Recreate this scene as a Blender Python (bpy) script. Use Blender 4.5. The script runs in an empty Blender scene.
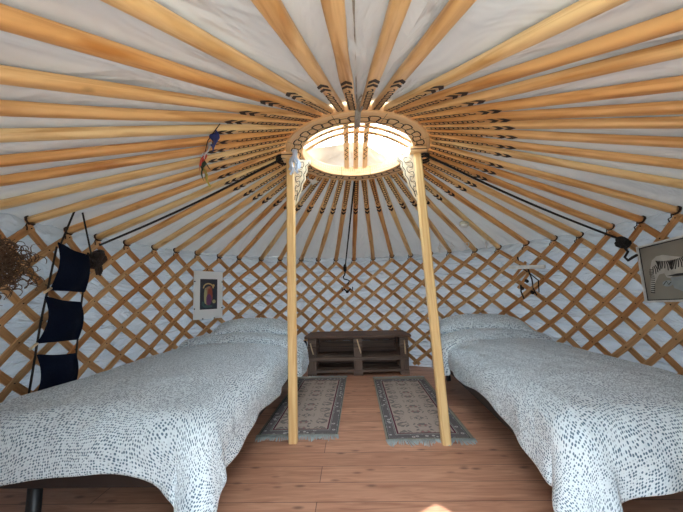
import bpy, math, random
from mathutils import Vector, Matrix, noise
random.seed(7)
PI = math.pi
C = bpy.context.scene.collection
S = bpy.context.scene
V = Vector

# ------------------------------------------------------------------ camera, sky, sun, exposure
CAM_H = 1.09
cam = bpy.data.cameras.new('camera'); cam.sensor_width = 36; cam.lens = 296.1 / 683 * 36
cam.clip_start = .02
co = bpy.data.objects.new('camera', cam); C.objects.link(co)
co.matrix_world = (Matrix.Translation((0, 0, CAM_H)) @ Matrix.Rotation(.0230, 4, 'Z')
                   @ Matrix.Rotation(PI / 2 + .1259, 4, 'X') @ Matrix.Rotation(-.0240, 4, 'Z'))
S.camera = co

w = bpy.data.worlds.new('sky'); S.world = w; w.use_nodes = True
wn, wl = w.node_tree.nodes, w.node_tree.links
wn.clear()
wo = wn.new('ShaderNodeOutputWorld'); bg = wn.new('ShaderNodeBackground')
tc = wn.new('ShaderNodeTexCoord'); sx = wn.new('ShaderNodeSeparateXYZ'); rp = wn.new('ShaderNodeValToRGB')
wl.new(tc.outputs['Generated'], sx.inputs[0]); wl.new(sx.outputs['Z'], rp.inputs[0])
rp.color_ramp.elements[0].position = .0; rp.color_ramp.elements[0].color = (.20, .25, .29, 1)
rp.color_ramp.elements[1].position = .6; rp.color_ramp.elements[1].color = (.74, .88, 1, 1)
wl.new(rp.outputs[0], bg.inputs[0]); bg.inputs[1].default_value = 15.0
wl.new(bg.outputs[0], wo.inputs[0])

sun = bpy.data.lights.new('sun', 'SUN'); sun.energy = 9; sun.angle = math.radians(.6); sun.color = (1, .95, .87)
so = bpy.data.objects.new('sun', sun); C.objects.link(so)
SUN_FROM = V((-.04, 1.04, 2.30)).normalized()
so.rotation_euler = SUN_FROM.to_track_quat('Z', 'Y').to_euler()

S.view_settings.view_transform = 'Standard'; S.view_settings.look = 'None'
S.view_settings.exposure = 0.08; S.view_settings.gamma = 1; S.view_settings.use_curve_mapping = False

# ------------------------------------------------------------------ layout of the yurt
CX, CY, R, ZW = .099, 2.389, 2.3055, 1.612
RO, RI, ZR = .5945, .4565, 2.2585
DL = 2 * PI / 49
PH = -21.24
AZT = {-22: -181.8, -21: -175.9, -20: -170.8, -19: -161.4, -18: -153.8, -17: -145.4, -16: -138.4, -15: -131.4, -14: -123.9,
       -13: -117.8, -12: -110.1, -11: -102.3, -10: -94.1, -9: -87.1, -8: -79.7, -7: -71.9, -6: -65.4, -5: -58.7, -4: -51.3,
       -3: -44.4, -2: -36.4, -1: -29.3, 0: -21.1, 1: -14.4, 2: -7.4, 3: -.2, 4: 7.3, 5: 14.7, 6: 21.9, 7: 29.3, 8: 36.2, 9: 44.8,
       10: 52.5, 11: 60.9, 12: 68.7, 13: 75.3, 14: 82.6, 15: 89.2, 16: 96.0, 17: 105.7, 18: 112.8, 19: 120.8, 20: 127.8,
       21: 132.5, 22: 139.2, 23: 147.9, 24: 153.5, 25: 161.1, 26: 172.7}
ZT = {6: 1.63, 8: 1.64, 5: 1.64, 7: 1.635, -4: 1.6, -3: 1.6, -2: 1.6, 13: 1.597}
AZT[-23] = AZT[26] - 360; AZT[27] = AZT[-22] + 360
def AZ(i):                       # azimuth (radians, clockwise from straight ahead) at real index i
    i = max(-23, min(27, i)); k = min(26, int(math.floor(i))); f = i - k
    return math.radians(AZT[k] * (1 - f) + AZT[k + 1] * f)
def pt(az, r, z): return V((CX + r * math.sin(az), CY + r * math.cos(az), z))

# ------------------------------------------------------------------ materials
def M_new(name):
    m = bpy.data.materials.new(name); m.use_nodes = True
    return m, m.node_tree.nodes, m.node_tree.links, m.node_tree.nodes['Principled BSDF']
def plain(name, col, rough=.6, metal=0, bump=0, bscale=60, sheen=0):
    m, n, l, b = M_new(name)
    b.inputs['Roughness'].default_value = rough; b.inputs['Metallic'].default_value = metal
    t = n.new('ShaderNodeTexCoord'); nz = n.new('ShaderNodeTexNoise'); nz.inputs['Scale'].default_value = bscale * .3
    l.new(t.outputs['Object'], nz.inputs['Vector'])
    r = n.new('ShaderNodeValToRGB'); l.new(nz.outputs['Fac'], r.inputs[0])
    r.color_ramp.elements[0].position = .3; r.color_ramp.elements[1].position = .7
    r.color_ramp.elements[0].color = (*[c * .86 for c in col], 1); r.color_ramp.elements[1].color = (*[min(1, c * 1.1) for c in col], 1)
    l.new(r.outputs[0], b.inputs['Base Color'])
    if bump:
        n2 = n.new('ShaderNodeTexNoise'); n2.inputs['Scale'].default_value = bscale; l.new(t.outputs['Object'], n2.inputs['Vector'])
        bp = n.new('ShaderNodeBump'); bp.inputs['Strength'].default_value = bump; bp.inputs['Distance'].default_value = .01
        l.new(n2.outputs['Fac'], bp.inputs['Height']); l.new(bp.outputs[0], b.inputs['Normal'])
    if sheen: b.inputs['Sheen Weight'].default_value = sheen
    return m
def mul(n, a, l, fac, c2, mode='MULTIPLY'):
    x = n.new('ShaderNodeMix'); x.data_type = 'RGBA'; x.blend_type = mode
    l.new(a, x.inputs['A'])
    if isinstance(c2, tuple): x.inputs['B'].default_value = (*c2, 1)
    else: l.new(c2, x.inputs['B'])
    if isinstance(fac, (int, float)): x.inputs['Factor'].default_value = fac
    else: l.new(fac, x.inputs['Factor'])
    return x.outputs['Result']
def wood(name, light, dark, rough=.5, gs=26, knots=.5, tint=(.80, .55, .32), var=.8, coord='UV'):
    """grain along UV u (metres); per-object and per-piece variation of hue"""
    m, n, l, b = M_new(name)
    t = n.new('ShaderNodeTexCoord')
    mp = n.new('ShaderNodeMapping'); mp.inputs['Scale'].default_value = (1.3, gs, 1)
    l.new(t.outputs['UV'], mp.inputs[0])
    nz = n.new('ShaderNodeTexNoise'); nz.inputs['Scale'].default_value = 1.6; nz.inputs['Detail'].default_value = 5
    nz.inputs['Distortion'].default_value = .9; l.new(mp.outputs[0], nz.inputs['Vector'])
    r = n.new('ShaderNodeValToRGB'); l.new(nz.outputs['Fac'], r.inputs[0])
    r.color_ramp.elements[0].position = .32; r.color_ramp.elements[0].color = (*dark, 1)
    r.color_ramp.elements[1].position = .58; r.color_ramp.elements[1].color = (*light, 1)
    oi = n.new('ShaderNodeObjectInfo'); at = n.new('ShaderNodeAttribute'); at.attribute_name = 'tone'
    ad = n.new('ShaderNodeMath'); ad.operation = 'ADD'; l.new(oi.outputs['Random'], ad.inputs[0]); l.new(at.outputs['Fac'], ad.inputs[1])
    fr = n.new('ShaderNodeMath'); fr.operation = 'FRACT'; l.new(ad.outputs[0], fr.inputs[0])
    sc = n.new('ShaderNodeMath'); sc.operation = 'MULTIPLY'; sc.inputs[1].default_value = var; l.new(fr.outputs[0], sc.inputs[0])
    c = mul(n, r.outputs[0], l, sc.outputs[0], tint)
    mp2 = n.new('ShaderNodeMapping'); mp2.inputs['Scale'].default_value = (2.2, 9, 1); l.new(t.outputs['UV'], mp2.inputs[0])
    vo = n.new('ShaderNodeTexVoronoi'); vo.inputs['Scale'].default_value = 1; l.new(mp2.outputs[0], vo.inputs['Vector'])
    kr = n.new('ShaderNodeValToRGB'); l.new(vo.outputs['Distance'], kr.inputs[0])
    kr.color_ramp.elements[0].position = .03 * knots * 2; kr.color_ramp.elements[0].color = (.8, .8, .8, 1)
    kr.color_ramp.elements[1].position = .11 * knots * 2 + .001; kr.color_ramp.elements[1].color = (0, 0, 0, 1)
    if knots > 0: c = mul(n, c, l, kr.outputs[0], tuple(x * .35 for x in dark), 'MIX')
    l.new(c, b.inputs['Base Color']); b.inputs['Roughness'].default_value = rough
    bp = n.new('ShaderNodeBump'); bp.inputs['Strength'].default_value = .25; bp.inputs['Distance'].default_value = .002
    l.new(nz.outputs['Fac'], bp.inputs['Height']); l.new(bp.outputs[0], b.inputs['Normal'])
    return m
def canvas(name, col, trans, bs, mapping=(1, 1, 1), strength=.5, seams=False):
    m, n, l, b = M_new(name)
    t = n.new('ShaderNodeTexCoord'); mp = n.new('ShaderNodeMapping'); mp.inputs['Scale'].default_value = mapping
    l.new(t.outputs['UV'], mp.inputs[0])
    nz = n.new('ShaderNodeTexNoise'); nz.inputs['Scale'].default_value = bs; nz.inputs['Detail'].default_value = 3
    nz.inputs['Distortion'].default_value = 1.2; l.new(mp.outputs[0], nz.inputs['Vector'])
    bp = n.new('ShaderNodeBump'); bp.inputs['Strength'].default_value = strength; bp.inputs['Distance'].default_value = .09
    l.new(nz.outputs['Fac'], bp.inputs['Height'])
    b.inputs['Base Color'].default_value = (*col, 1); b.inputs['Roughness'].default_value = .9; b.inputs['Specular IOR Level'].default_value = .2
    l.new(bp.outputs[0], b.inputs['Normal'])
    tr = n.new('ShaderNodeBsdfTranslucent'); tr.inputs[0].default_value = (*col, 1); l.new(bp.outputs[0], tr.inputs['Normal'])
    mx = n.new('ShaderNodeMixShader'); mx.inputs[0].default_value = trans
    l.new(b.outputs[0], mx.inputs[1]); l.new(tr.outputs[0], mx.inputs[2])
    l.new(mx.outputs[0], n['Material Output'].inputs['Surface'])
    return m

PINE = wood('pine', (.93, .66, .33), (.62, .33, .11), .40, gs=20, knots=.30, tint=(.84, .56, .34), var=1.0)
LATT = wood('lattice_pine', (.66, .39, .18), (.46, .23, .09), .6, knots=.0, tint=(.74, .54, .36), var=.9)
RINGW = wood('crown_pine', (.88, .60, .33), (.74, .45, .21), .45, knots=.0, var=.3)
POSTW = wood('post_pine', (.90, .66, .32), (.76, .48, .20), .4, knots=.12, var=.3)
DARKW = wood('stained_pallet_wood', (.16, .085, .052), (.06, .03, .02), .6, knots=.3, tint=(.75, .7, .7), var=.6)
GREYW = wood('worn_pallet_wood', (.20, .135, .10), (.09, .055, .04), .7, knots=.3, tint=(.75, .7, .7), var=.6)
BURN = plain('burnt_ornament', (.030, .012, .007), .7)
CARVE = plain('carved_line', (.50, .30, .14), .6)
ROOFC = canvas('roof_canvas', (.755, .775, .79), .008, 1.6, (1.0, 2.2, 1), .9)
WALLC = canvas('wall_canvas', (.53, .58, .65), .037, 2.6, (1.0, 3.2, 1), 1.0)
FLAPC = canvas('flap_canvas', (.62, .60, .57), .12, 3, (1, 1, 1), .5)
NAVY = plain('navy_cloth', (.0045, .0075, .020), 1.0, bump=.3, bscale=200); NAVY.node_tree.nodes['Principled BSDF'].inputs['Specular IOR Level'].default_value = .1
BLACKM = plain('black_metal', (.012, .012, .013), .45)
ROPEM = plain('black_rope', (.018, .013, .011), .8, bump=.4, bscale=300)
GREYROPE = plain('grey_rope', (.42, .38, .34), .85, bump=.4, bscale=300)
CORD = plain('dark_cord', (.045, .020, .012), .8)
WHITEP = plain('white_plastic', (.80, .80, .78), .4)
WHITEM = plain('white_mat_board', (.80, .82, .83), .5, bscale=2)
SILK = plain('pale_silk', (.60, .68, .80), .35, bump=.3, bscale=40)
PALEW = plain('pale_wood_strip', (.72, .55, .34), .5)
FLEECE = plain('brown_curls', (.13, .075, .045), .85)
IRON = plain('dark_iron', (.03, .026, .022), .4, .8)

# cotton print: slate dots in flowing rows
m, n, l, b = M_new('dotted_cotton'); DUVET = m
t = n.new('ShaderNodeTexCoord')
nz = n.new('ShaderNodeTexNoise'); nz.inputs['Scale'].default_value = 3.2; nz.inputs['Detail'].default_value = 1; l.new(t.outputs['UV'], nz.inputs['Vector'])
vs = n.new('ShaderNodeVectorMath'); vs.operation = 'SCALE'; vs.inputs['Scale'].default_value = .17; l.new(nz.outputs['Color'], vs.inputs[0])
va = n.new('ShaderNodeVectorMath'); va.operation = 'ADD'; l.new(t.outputs['UV'], va.inputs[0]); l.new(vs.outputs[0], va.inputs[1])
sp = n.new('ShaderNodeSeparateXYZ'); l.new(va.outputs[0], sp.inputs[0]); cb = n.new('ShaderNodeCombineXYZ')
l.new(sp.outputs[0], cb.inputs[0]); l.new(sp.outputs[1], cb.inputs[1])
vo = n.new('ShaderNodeTexVoronoi'); vo.inputs['Scale'].default_value = 84; vo.inputs['Randomness'].default_value = .4; l.new(cb.outputs[0], vo.inputs['Vector'])
r = n.new('ShaderNodeValToRGB'); l.new(vo.outputs['Distance'], r.inputs[0])
r.color_ramp.elements[0].position = .30; r.color_ramp.elements[0].color = (.085, .15, .21, 1)
r.color_ramp.elements[1].position = .42; r.color_ramp.elements[1].color = (.67, .75, .79, 1)
l.new(r.outputs[0], b.inputs['Base Color']); b.inputs['Roughness'].default_value = .85
n2 = n.new('ShaderNodeTexNoise'); n2.inputs['Scale'].default_value = 5; n2.inputs['Detail'].default_value = 3; l.new(t.outputs['UV'], n2.inputs['Vector'])
bp = n.new('ShaderNodeBump'); bp.inputs['Strength'].default_value = .7; bp.inputs['Distance'].default_value = .06
l.new(n2.outputs['Fac'], bp.inputs['Height']); l.new(bp.outputs[0], b.inputs['Normal'])

# floor boards running left to right
m, n, l, b = M_new('floor_boards'); FLOORM = m
t = n.new('ShaderNodeTexCoord')
mp = n.new('ShaderNodeMapping'); mp.inputs['Location'].default_value = (.3, .027, 0); l.new(t.outputs['Object'], mp.inputs[0])
bk = n.new('ShaderNodeTexBrick'); bk.offset = .37; bk.inputs['Scale'].default_value = 1
bk.inputs['Brick Width'].default_value = 3.3; bk.inputs['Row Height'].default_value = .163
bk.inputs['Mortar Size'].default_value = .0022; bk.inputs['Mortar Smooth'].default_value = .3
bk.inputs['Color1'].default_value = (.66, .355, .225, 1); bk.inputs['Color2'].default_value = (.54, .275, .17, 1); bk.inputs['Mortar'].default_value = (.10, .045, .03, 1)
l.new(mp.outputs[0], bk.inputs['Vector'])
mp2 = n.new('ShaderNodeMapping'); mp2.inputs['Scale'].default_value = (1.6, 16, 1); l.new(t.outputs['Object'], mp2.inputs[0])
nz = n.new('ShaderNodeTexNoise'); nz.inputs['Scale'].default_value = 1.8; nz.inputs['Detail'].default_value = 6; nz.inputs['Distortion'].default_value = 1.4
l.new(mp2.outputs[0], nz.inputs['Vector'])
r = n.new('ShaderNodeValToRGB'); l.new(nz.outputs['Fac'], r.inputs[0])
r.color_ramp.elements[0].position = .28; r.color_ramp.elements[0].color = (.66, .56, .52, 1)
r.color_ramp.elements[1].position = .62; r.color_ramp.elements[1].color = (1, 1, 1, 1)
c = mul(n, bk.outputs[0], l, 1.0, r.outputs[0])
mp3 = n.new('ShaderNodeMapping'); mp3.inputs['Scale'].default_value = (5, 12, 1); l.new(t.outputs['Object'], mp3.inputs[0])
vo = n.new('ShaderNodeTexVoronoi'); vo.inputs['Scale'].default_value = 1.0; l.new(mp3.outputs[0], vo.inputs['Vector'])
kr = n.new('ShaderNodeValToRGB'); l.new(vo.outputs['Distance'], kr.inputs[0])
kr.color_ramp.elements[0].position = .06; kr.color_ramp.elements[0].color = (.85, .85, .85, 1)
kr.color_ramp.elements[1].position = .20; kr.color_ramp.elements[1].color = (0, 0, 0, 1)
c = mul(n, c, l, kr.outputs[0], (.17, .07, .045), 'MIX')
l.new(c, b.inputs['Base Color']); b.inputs['Roughness'].default_value = .42
bp = n.new('ShaderNodeBump'); bp.inputs['Strength'].default_value = .35; bp.inputs['Distance'].default_value = .002
l.new(bk.outputs['Fac'], bp.inputs['Height']); bp.invert = True; l.new(bp.outputs[0], b.inputs['Normal'])

# woven rug: UV in metres, bands by distance from the edge
def rug_mat(W, L):
    m, n, l, b = M_new('woven_rug')
    t = n.new('ShaderNodeTexCoord'); sp = n.new('ShaderNodeSeparateXYZ'); l.new(t.outputs['UV'], sp.inputs[0])
    def mt(op, a, c=None):
        x = n.new('ShaderNodeMath'); x.operation = op
        for k, q in enumerate((a, c)):
            if q is None: continue
            if isinstance(q, (int, float)): x.inputs[k].default_value = q
            else: l.new(q, x.inputs[k])
        return x.outputs[0]
    au = mt('ABSOLUTE', mt('SUBTRACT', sp.outputs[0], W / 2)); av = mt('ABSOLUTE', mt('SUBTRACT', sp.outputs[1], L / 2))
    d = mt('MINIMUM', mt('SUBTRACT', W / 2, au), mt('SUBTRACT', L / 2, av))       # distance from the edge
    r = n.new('ShaderNodeValToRGB'); r.color_ramp.interpolation = 'CONSTANT'
    l.new(mt('MULTIPLY', d, 5), r.inputs[0])
    e = r.color_ramp.elements
    cream = (.44, .35, .29, 1); green = (.075, .085, .075, 1); red = (.105, .018, .035, 1); band = (.46, .44, .41, 1)
    bands = [(0, (.33, .30, .24, 1)), (.075, green), (.12, band), (.40, green), (.43, (.42, .40, .36, 1)), (.46, red), (.53, cream)]
    e[0].position = 0; e[0].color = bands[0][1]; e[1].position = bands[1][0]; e[1].color = bands[1][1]
    for p, cc in bands[2:]:
        x = e.new(p); x.color = cc
    cv = n.new('ShaderNodeCombineXYZ'); l.new(au, cv.inputs[0]); l.new(mt('PINGPONG', av, .2), cv.inputs[1])
    nz = n.new('ShaderNodeTexNoise'); nz.inputs['Scale'].default_value = 17; nz.inputs['Detail'].default_value = 2.5; nz.inputs['Distortion'].default_value = 1.5
    l.new(cv.outputs[0], nz.inputs['Vector'])
    vo = n.new('ShaderNodeTexVoronoi'); vo.inputs['Scale'].default_value = 8.0; vo.inputs['Randomness'].default_value = .35; l.new(cv.outputs[0], vo.inputs['Vector'])
    infield = mt('GREATER_THAN', d, .108)
    leaf = mt('MULTIPLY', mt('MULTIPLY', mt('LESS_THAN', vo.outputs['Distance'], .50), mt('GREATER_THAN', nz.outputs['Fac'], .49)), infield)
    c = mul(n, r.outputs[0], l, mt('MULTIPLY', leaf, .8), (.13, .12, .11), 'MIX')
    v2 = n.new('ShaderNodeTexVoronoi'); v2.inputs['Scale'].default_value = 16; l.new(cv.outputs[0], v2.inputs['Vector'])
    petal = mt('MULTIPLY', mt('LESS_THAN', v2.outputs['Distance'], .20), mt('MULTIPLY', infield, mt('LESS_THAN', vo.outputs['Distance'], .3)))
    c = mul(n, c, l, petal, (.32, .12, .12), 'MIX')
    inband = mt('MULTIPLY', mt('GREATER_THAN', d, .026), mt('LESS_THAN', d, .078))
    v3 = n.new('ShaderNodeTexVoronoi'); v3.inputs['Scale'].default_value = 26; v3.inputs['Randomness'].default_value = .6; l.new(t.outputs['UV'], v3.inputs['Vector'])
    ring = mt('MULTIPLY', mt('GREATER_THAN', v3.outputs['Distance'], .36), inband)
    c = mul(n, c, l, mt('MULTIPLY', ring, .9), (.10, .08, .085), 'MIX')
    dot = mt('MULTIPLY', mt('LESS_THAN', v3.outputs['Distance'], .14), inband)
    c = mul(n, c, l, dot, (.20, .06, .08), 'MIX')
    l.new(c, b.inputs['Base Color']); b.inputs['Roughness'].default_value = .95
    wv = n.new('ShaderNodeTexNoise'); wv.inputs['Scale'].default_value = 250; l.new(t.outputs['UV'], wv.inputs['Vector'])
    bp = n.new('ShaderNodeBump'); bp.inputs['Strength'].default_value = .5; bp.inputs['Distance'].default_value = .003
    l.new(wv.outputs['Fac'], bp.inputs['Height']); l.new(bp.outputs[0], b.inputs['Normal'])
    return m

# ------------------------------------------------------------------ mesh builder
class MB:
    def __init__(s): s.v = []; s.f = []; s.uv = []; s.mi = []; s.tn = []; s.sm = []
    def face(s, idx, uvs, mi=0, tone=0, smooth=False):
        s.f.append(idx); s.uv.append(uvs); s.mi.append(mi); s.tn.append(tone); s.sm.append(smooth)
    def rings(s, rings, mi=0, closed=True, cap=True, tone=None, smooth=True, uo=None):
        """loft a list of rings of points"""
        tone = random.random() if tone is None else tone
        vo = random.random() * 20 if uo is None else uo
        n_ = len(rings[0]); base = len(s.v)
        u = 0; us = []
        for k, rg in enumerate(rings):
            if k: u += (sum(rg, V()) / n_ - sum(rings[k - 1], V()) / n_).length
            us.append(u); s.v += [V(p) for p in rg]
        vv = [0]
        for j in range(n_): vv.append(vv[-1] + (rings[0][(j + 1) % n_] - rings[0][j]).length)
        if vv[-1] < 1e-5:
            vv = [j * .01 for j in range(n_ + 1)]
        for k in range(len(rings) - 1):
            for j in range(n_ if closed else n_ - 1):
                a = base + k * n_ + j; b_ = base + k * n_ + (j + 1) % n_
                s.face((a, b_, b_ + n_, a + n_), ((us[k], vo + vv[j]), (us[k], vo + vv[j + 1]), (us[k + 1], vo + vv[j + 1]), (us[k + 1], vo + vv[j])), mi, tone, smooth)
        if cap and closed:
            for k in (0, len(rings) - 1):
                ids = [base + k * n_ + j for j in range(n_)]
                if k == 0: ids.reverse()
                s.face(tuple(ids), tuple((us[k] + .01 * math.cos(j), vo + .01 * math.sin(j)) for j in range(n_)), mi, tone, False)
    def bar(s, p0, p1, w, t, up=V((0, 0, 1)), mi=0, ch=.12, tone=None, segs=1, sag=None):
        """chamfered rectangular bar: w across, t along up"""
        p0, p1 = V(p0), V(p1); d = (p1 - p0).normalized(); sd = d.cross(V(up)).normalized(); u_ = sd.cross(d).normalized()
        c = ch * min(w, t); a, b_ = w / 2, t / 2
        prof = [(-a + c, -b_), (a - c, -b_), (a, -b_ + c), (a, b_ - c), (a - c, b_), (-a + c, b_), (-a, b_ - c), (-a, -b_ + c)]
        rg = []
        for k in range(segs + 1):
            f = k / segs; p = p0.lerp(p1, f) + (sag(f) if sag else V())
            rg.append([p + sd * x + u_ * y for x, y in prof])
        s.rings(rg, mi, tone=tone, smooth=False)
    def box(s, c, d, mi=0, ch=.06, rot=0, tone=None):
        """axis-aligned box, centre c, dims d; grain along the longest side"""
        c = V(c); k = max(range(3), key=lambda i: d[i])
        ax = [V((1, 0, 0)), V((0, 1, 0)), V((0, 0, 1))]
        if rot:
            q = Matrix.Rotation(rot, 3, 'Z'); ax = [q @ a for a in ax]
        i, j = [(1, 2), (0, 2), (0, 1)][k]
        s.bar(c - ax[k] * d[k] / 2, c + ax[k] * d[k] / 2, d[i], d[j], ax[j], mi, ch, tone)
    def tube(s, pts, r, n_=8, mi=0, tone=0, cap=True):
        pts = [V(p) for p in pts]; rg = []; prev = None
        for k, p in enumerate(pts):
            d = (pts[min(k + 1, len(pts) - 1)] - pts[max(k - 1, 0)])
            d = d.normalized() if d.length > 1e-9 else V((0, 0, 1))
            if prev is None: a = d.orthogonal().normalized()
            else:
                a = prev - d * prev.dot(d); a = a.normalized() if a.length > 1e-6 else d.orthogonal().normalized()
            prev = a; b_ = d.cross(a); rr = r[k] if isinstance(r, (list, tuple)) else r
            rg.append([p + (a * math.cos(2 * PI * j / n_) + b_ * math.sin(2 * PI * j / n_)) * rr for j in range(n_)])
        s.rings(rg, mi, cap=cap, tone=tone)
    def lathe(s, prof, c, ax=V((0, 0, 1)), n_=24, mi=0):
        ax = V(ax).normalized(); a = ax.orthogonal().normalized(); b_ = ax.cross(a); c = V(c)
        s.rings([[c + ax * z + (a * math.cos(2 * PI * j / n_) + b_ * math.sin(2 * PI * j / n_)) * r_ for j in range(n_)] for r_, z in prof], mi, tone=0)
    def ribbon(s, pts, w, nrm, mi=0, closed=False):
        """flat inlaid line of width w on a surface with normal function nrm"""
        pts = [V(p) for p in pts]; N = len(pts); base = len(s.v)
        for k, p in enumerate(pts):
            if closed: d = pts[(k + 1) % N] - pts[k - 1]
            else: d = pts[min(k + 1, N - 1)] - pts[max(k - 1, 0)]
            nn = nrm(p) if callable(nrm) else V(nrm)
            sd = d.cross(nn).normalized() * w / 2
            s.v += [p + sd, p - sd]
        for k in range(N if closed else N - 1):
            a = base + 2 * k; b_ = base + 2 * ((k + 1) % N)
            s.face((a, b_, b_ + 1, a + 1), ((0, 0), (.01, 0), (.01, .01), (0, .01)), mi, 0, False)
    def poly(s, pts, mi=0):
        base = len(s.v); s.v += [V(p) for p in pts]
        s.face(tuple(range(base, base + len(pts))), tuple((p[0], p[1]) for p in pts), mi, 0, False)
    def grid(s, fn, nu, nv, uvf, mi=0, wrap=False):
        base = len(s.v)
        for i in range(nu + 1):
            for j in range(nv + 1): s.v.append(V(fn(i / nu, j / nv)))
        for i in range(nu):
            for j in range(nv):
                a = base + i * (nv + 1) + j; q = (a, a + nv + 1, a + nv + 2, a + 1)
                s.face(q, (uvf(i / nu, j / nv), uvf((i + 1) / nu, j / nv), uvf((i + 1) / nu, (j + 1) / nv), uvf(i / nu, (j + 1) / nv)), mi, 0, True)
    def mesh(s, name, mats):
        me = bpy.data.meshes.new(name); me.from_pydata([tuple(p) for p in s.v], [], s.f)
        me.uv_layers.new(name='UVMap'); me.color_attributes.new('tone', 'FLOAT_COLOR', 'CORNER')
        ul = me.uv_layers['UVMap']; ca = me.color_attributes['tone']
        k = 0
        for fi, p in enumerate(me.polygons):
            p.material_index = s.mi[fi]; p.use_smooth = s.sm[fi]
            for q in s.uv[fi]:
                ul.data[k].uv = q; tt = s.tn[fi]; ca.data[k].color = (tt, tt, tt, 1); k += 1
        for m_ in (mats if isinstance(mats, (list, tuple)) else [mats]): me.materials.append(m_)
        me.update()
        return me
    def build(s, name, mats, parent=None):
        o = bpy.data.objects.new(name, s.mesh(name, mats)); C.objects.link(o)
        if parent: o.parent = parent; o.matrix_parent_inverse = Matrix.Identity(4); o.location = -parent_loc(parent)
        return o
def parent_loc(p):               # parents are unrotated empties or meshes at world places
    q = V(p.location)
    while p.parent: p = p.parent; q = q + V(p.location)
    return q
def tag(o, label, cat, group=None):
    o['label'] = label; o['category'] = cat
    if group: o['group'] = group
    return o
def thing(name, label, cat, loc, group=None):
    o = bpy.data.objects.new(name, None); C.objects.link(o); o.location = loc; o.empty_display_size = .05
    return tag(o, label, cat, group)
def struct(o): o['kind'] = 'structure'; return o
def subd(o, lv=1, solid=0, off=0):
    if solid:
        s_ = o.modifiers.new('thick', 'SOLIDIFY'); s_.thickness = solid; s_.offset = off
    if lv:
        q = o.modifiers.new('smooth', 'SUBSURF'); q.levels = lv; q.render_levels = lv
    return o
ORD = ['zeroth', 'first', 'second', 'third', 'fourth', 'fifth', 'sixth', 'seventh', 'eighth', 'ninth', 'tenth', 'eleventh', 'twelfth', 'thirteenth']

# ------------------------------------------------------------------ floor, walls, ceiling, doorway
f = MB(); N = 96
f.rings([[V((2.42 * math.sin(2 * PI * k / N), 2.42 * math.cos(2 * PI * k / N), z)) for k in range(N)] for z in (-.06, 0)], 0, tone=0, smooth=False)
fl = f.build('floor', FLOORM); fl.location = (CX, CY, 0); struct(fl)
g_ = MB(); g_.rings([[V((CX + 40 * math.sin(2 * PI * k / 48), CY + 40 * math.cos(2 * PI * k / 48), z)) for k in range(48)] for z in (-.3, -.12)], 0, tone=0, smooth=False)
struct(g_.build('ground', plain('pale_bounce_ground', (.44, .41, .34), .9, bump=.5, bscale=8)))  # unseen ground outside, made pale to bounce daylight up to the front roof

def wallfn(a0, a1, r0=2.345):
    def fn(u, v):
        az = math.radians(a0 + (a1 - a0) * u); z = -.04 + 1.70 * v
        p = pt(az, r0, z)
        wr = noise.noise(V((az * 5, z * 3.2, 1))) * .012 + noise.noise(V((az * 3 + z * 2, z * 14, 5))) * .006
        q = pt(az, r0 + wr, z); q.z = z
        return q
    def uv(u, v): return (math.radians(a0 + (a1 - a0) * u) * r0, 1.7 * v)
    return fn, uv
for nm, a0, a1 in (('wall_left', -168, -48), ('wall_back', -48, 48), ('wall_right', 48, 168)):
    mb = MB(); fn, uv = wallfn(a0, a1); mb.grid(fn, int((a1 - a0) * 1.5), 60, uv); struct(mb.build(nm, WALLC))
    # sewn seams of the wall cloth, belonging to it
roof = MB()
def rooffn(u, v):
    i = -22.5 + 49 * u; az_w = AZ(i); az_r = math.radians(PH + i * 360 / 49)
    f_ = .006 + 1.064 * v
    a = az_r + (az_w - az_r) * min(1, f_)
    rr = RO + (R - RO) * f_; z = ZR + .03 + (ZW - ZR - .03) * f_ + .042
    fr = i - round(i)
    sag = .020 * (1 - (2 * abs(fr)) ** 2) if False else 0
    btw = math.sin(PI * min(1, abs(fr) * 2)) * .012 * (v * 1.2)
    cu, su = math.cos(2 * PI * u), math.sin(2 * PI * u)
    wr = noise.noise(V((cu * 7, su * 7, v * 3))) * .016 * v + noise.noise(V((cu * 19, su * 19, v * 9 + 8))) * .006
    return pt(a, rr, z + btw + abs(wr))
roof.grid(rooffn, 49 * 6, 44, lambda u, v: (1.75 * v, u * 49 * .2))
struct(roof.build('ceiling', ROOFC))
dm = MB()
for sx_ in (-1, 1):
    dm.bar(pt(PI, 2.31, 0) + V((sx_ * .44, -.07, 0)), pt(PI, 2.31, 1.60) + V((sx_ * .44, -.07, 0)), .07, .07, V((0, 1, 0)))
dm.bar(pt(PI, 2.31, 1.615) + V((-.48, -.07, 0)), pt(PI, 2.31, 1.615) + V((.48, -.07, 0)), .08, .05)
dm.bar(pt(PI, 2.31, .02) + V((-.4, -.07, 0)), pt(PI, 2.31, .02) + V((.4, -.07, 0)), .10, .04)
struct(dm.build('door_1', POSTW))

sm_ = MB()
def seamfn(u, v):
    r_ = RO + .06 + (R - RO - .06) * u; f_ = (r_ - RO) / (R - RO)
    az = math.radians(184.2 + .5 * math.sin(u * 9)); z = ZR + .03 + (ZW - ZR - .03) * f_ + .045
    return pt(az, r_, z - .022 * math.sin(PI * v)) + V((.03 * (v - .5) + .004 * math.sin(u * 60), 0, 0))
sm_.grid(seamfn, 80, 8, lambda u, v: (u * 1.7, v * .05))
struct(sm_.build('trim_1', ROOFC))

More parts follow.
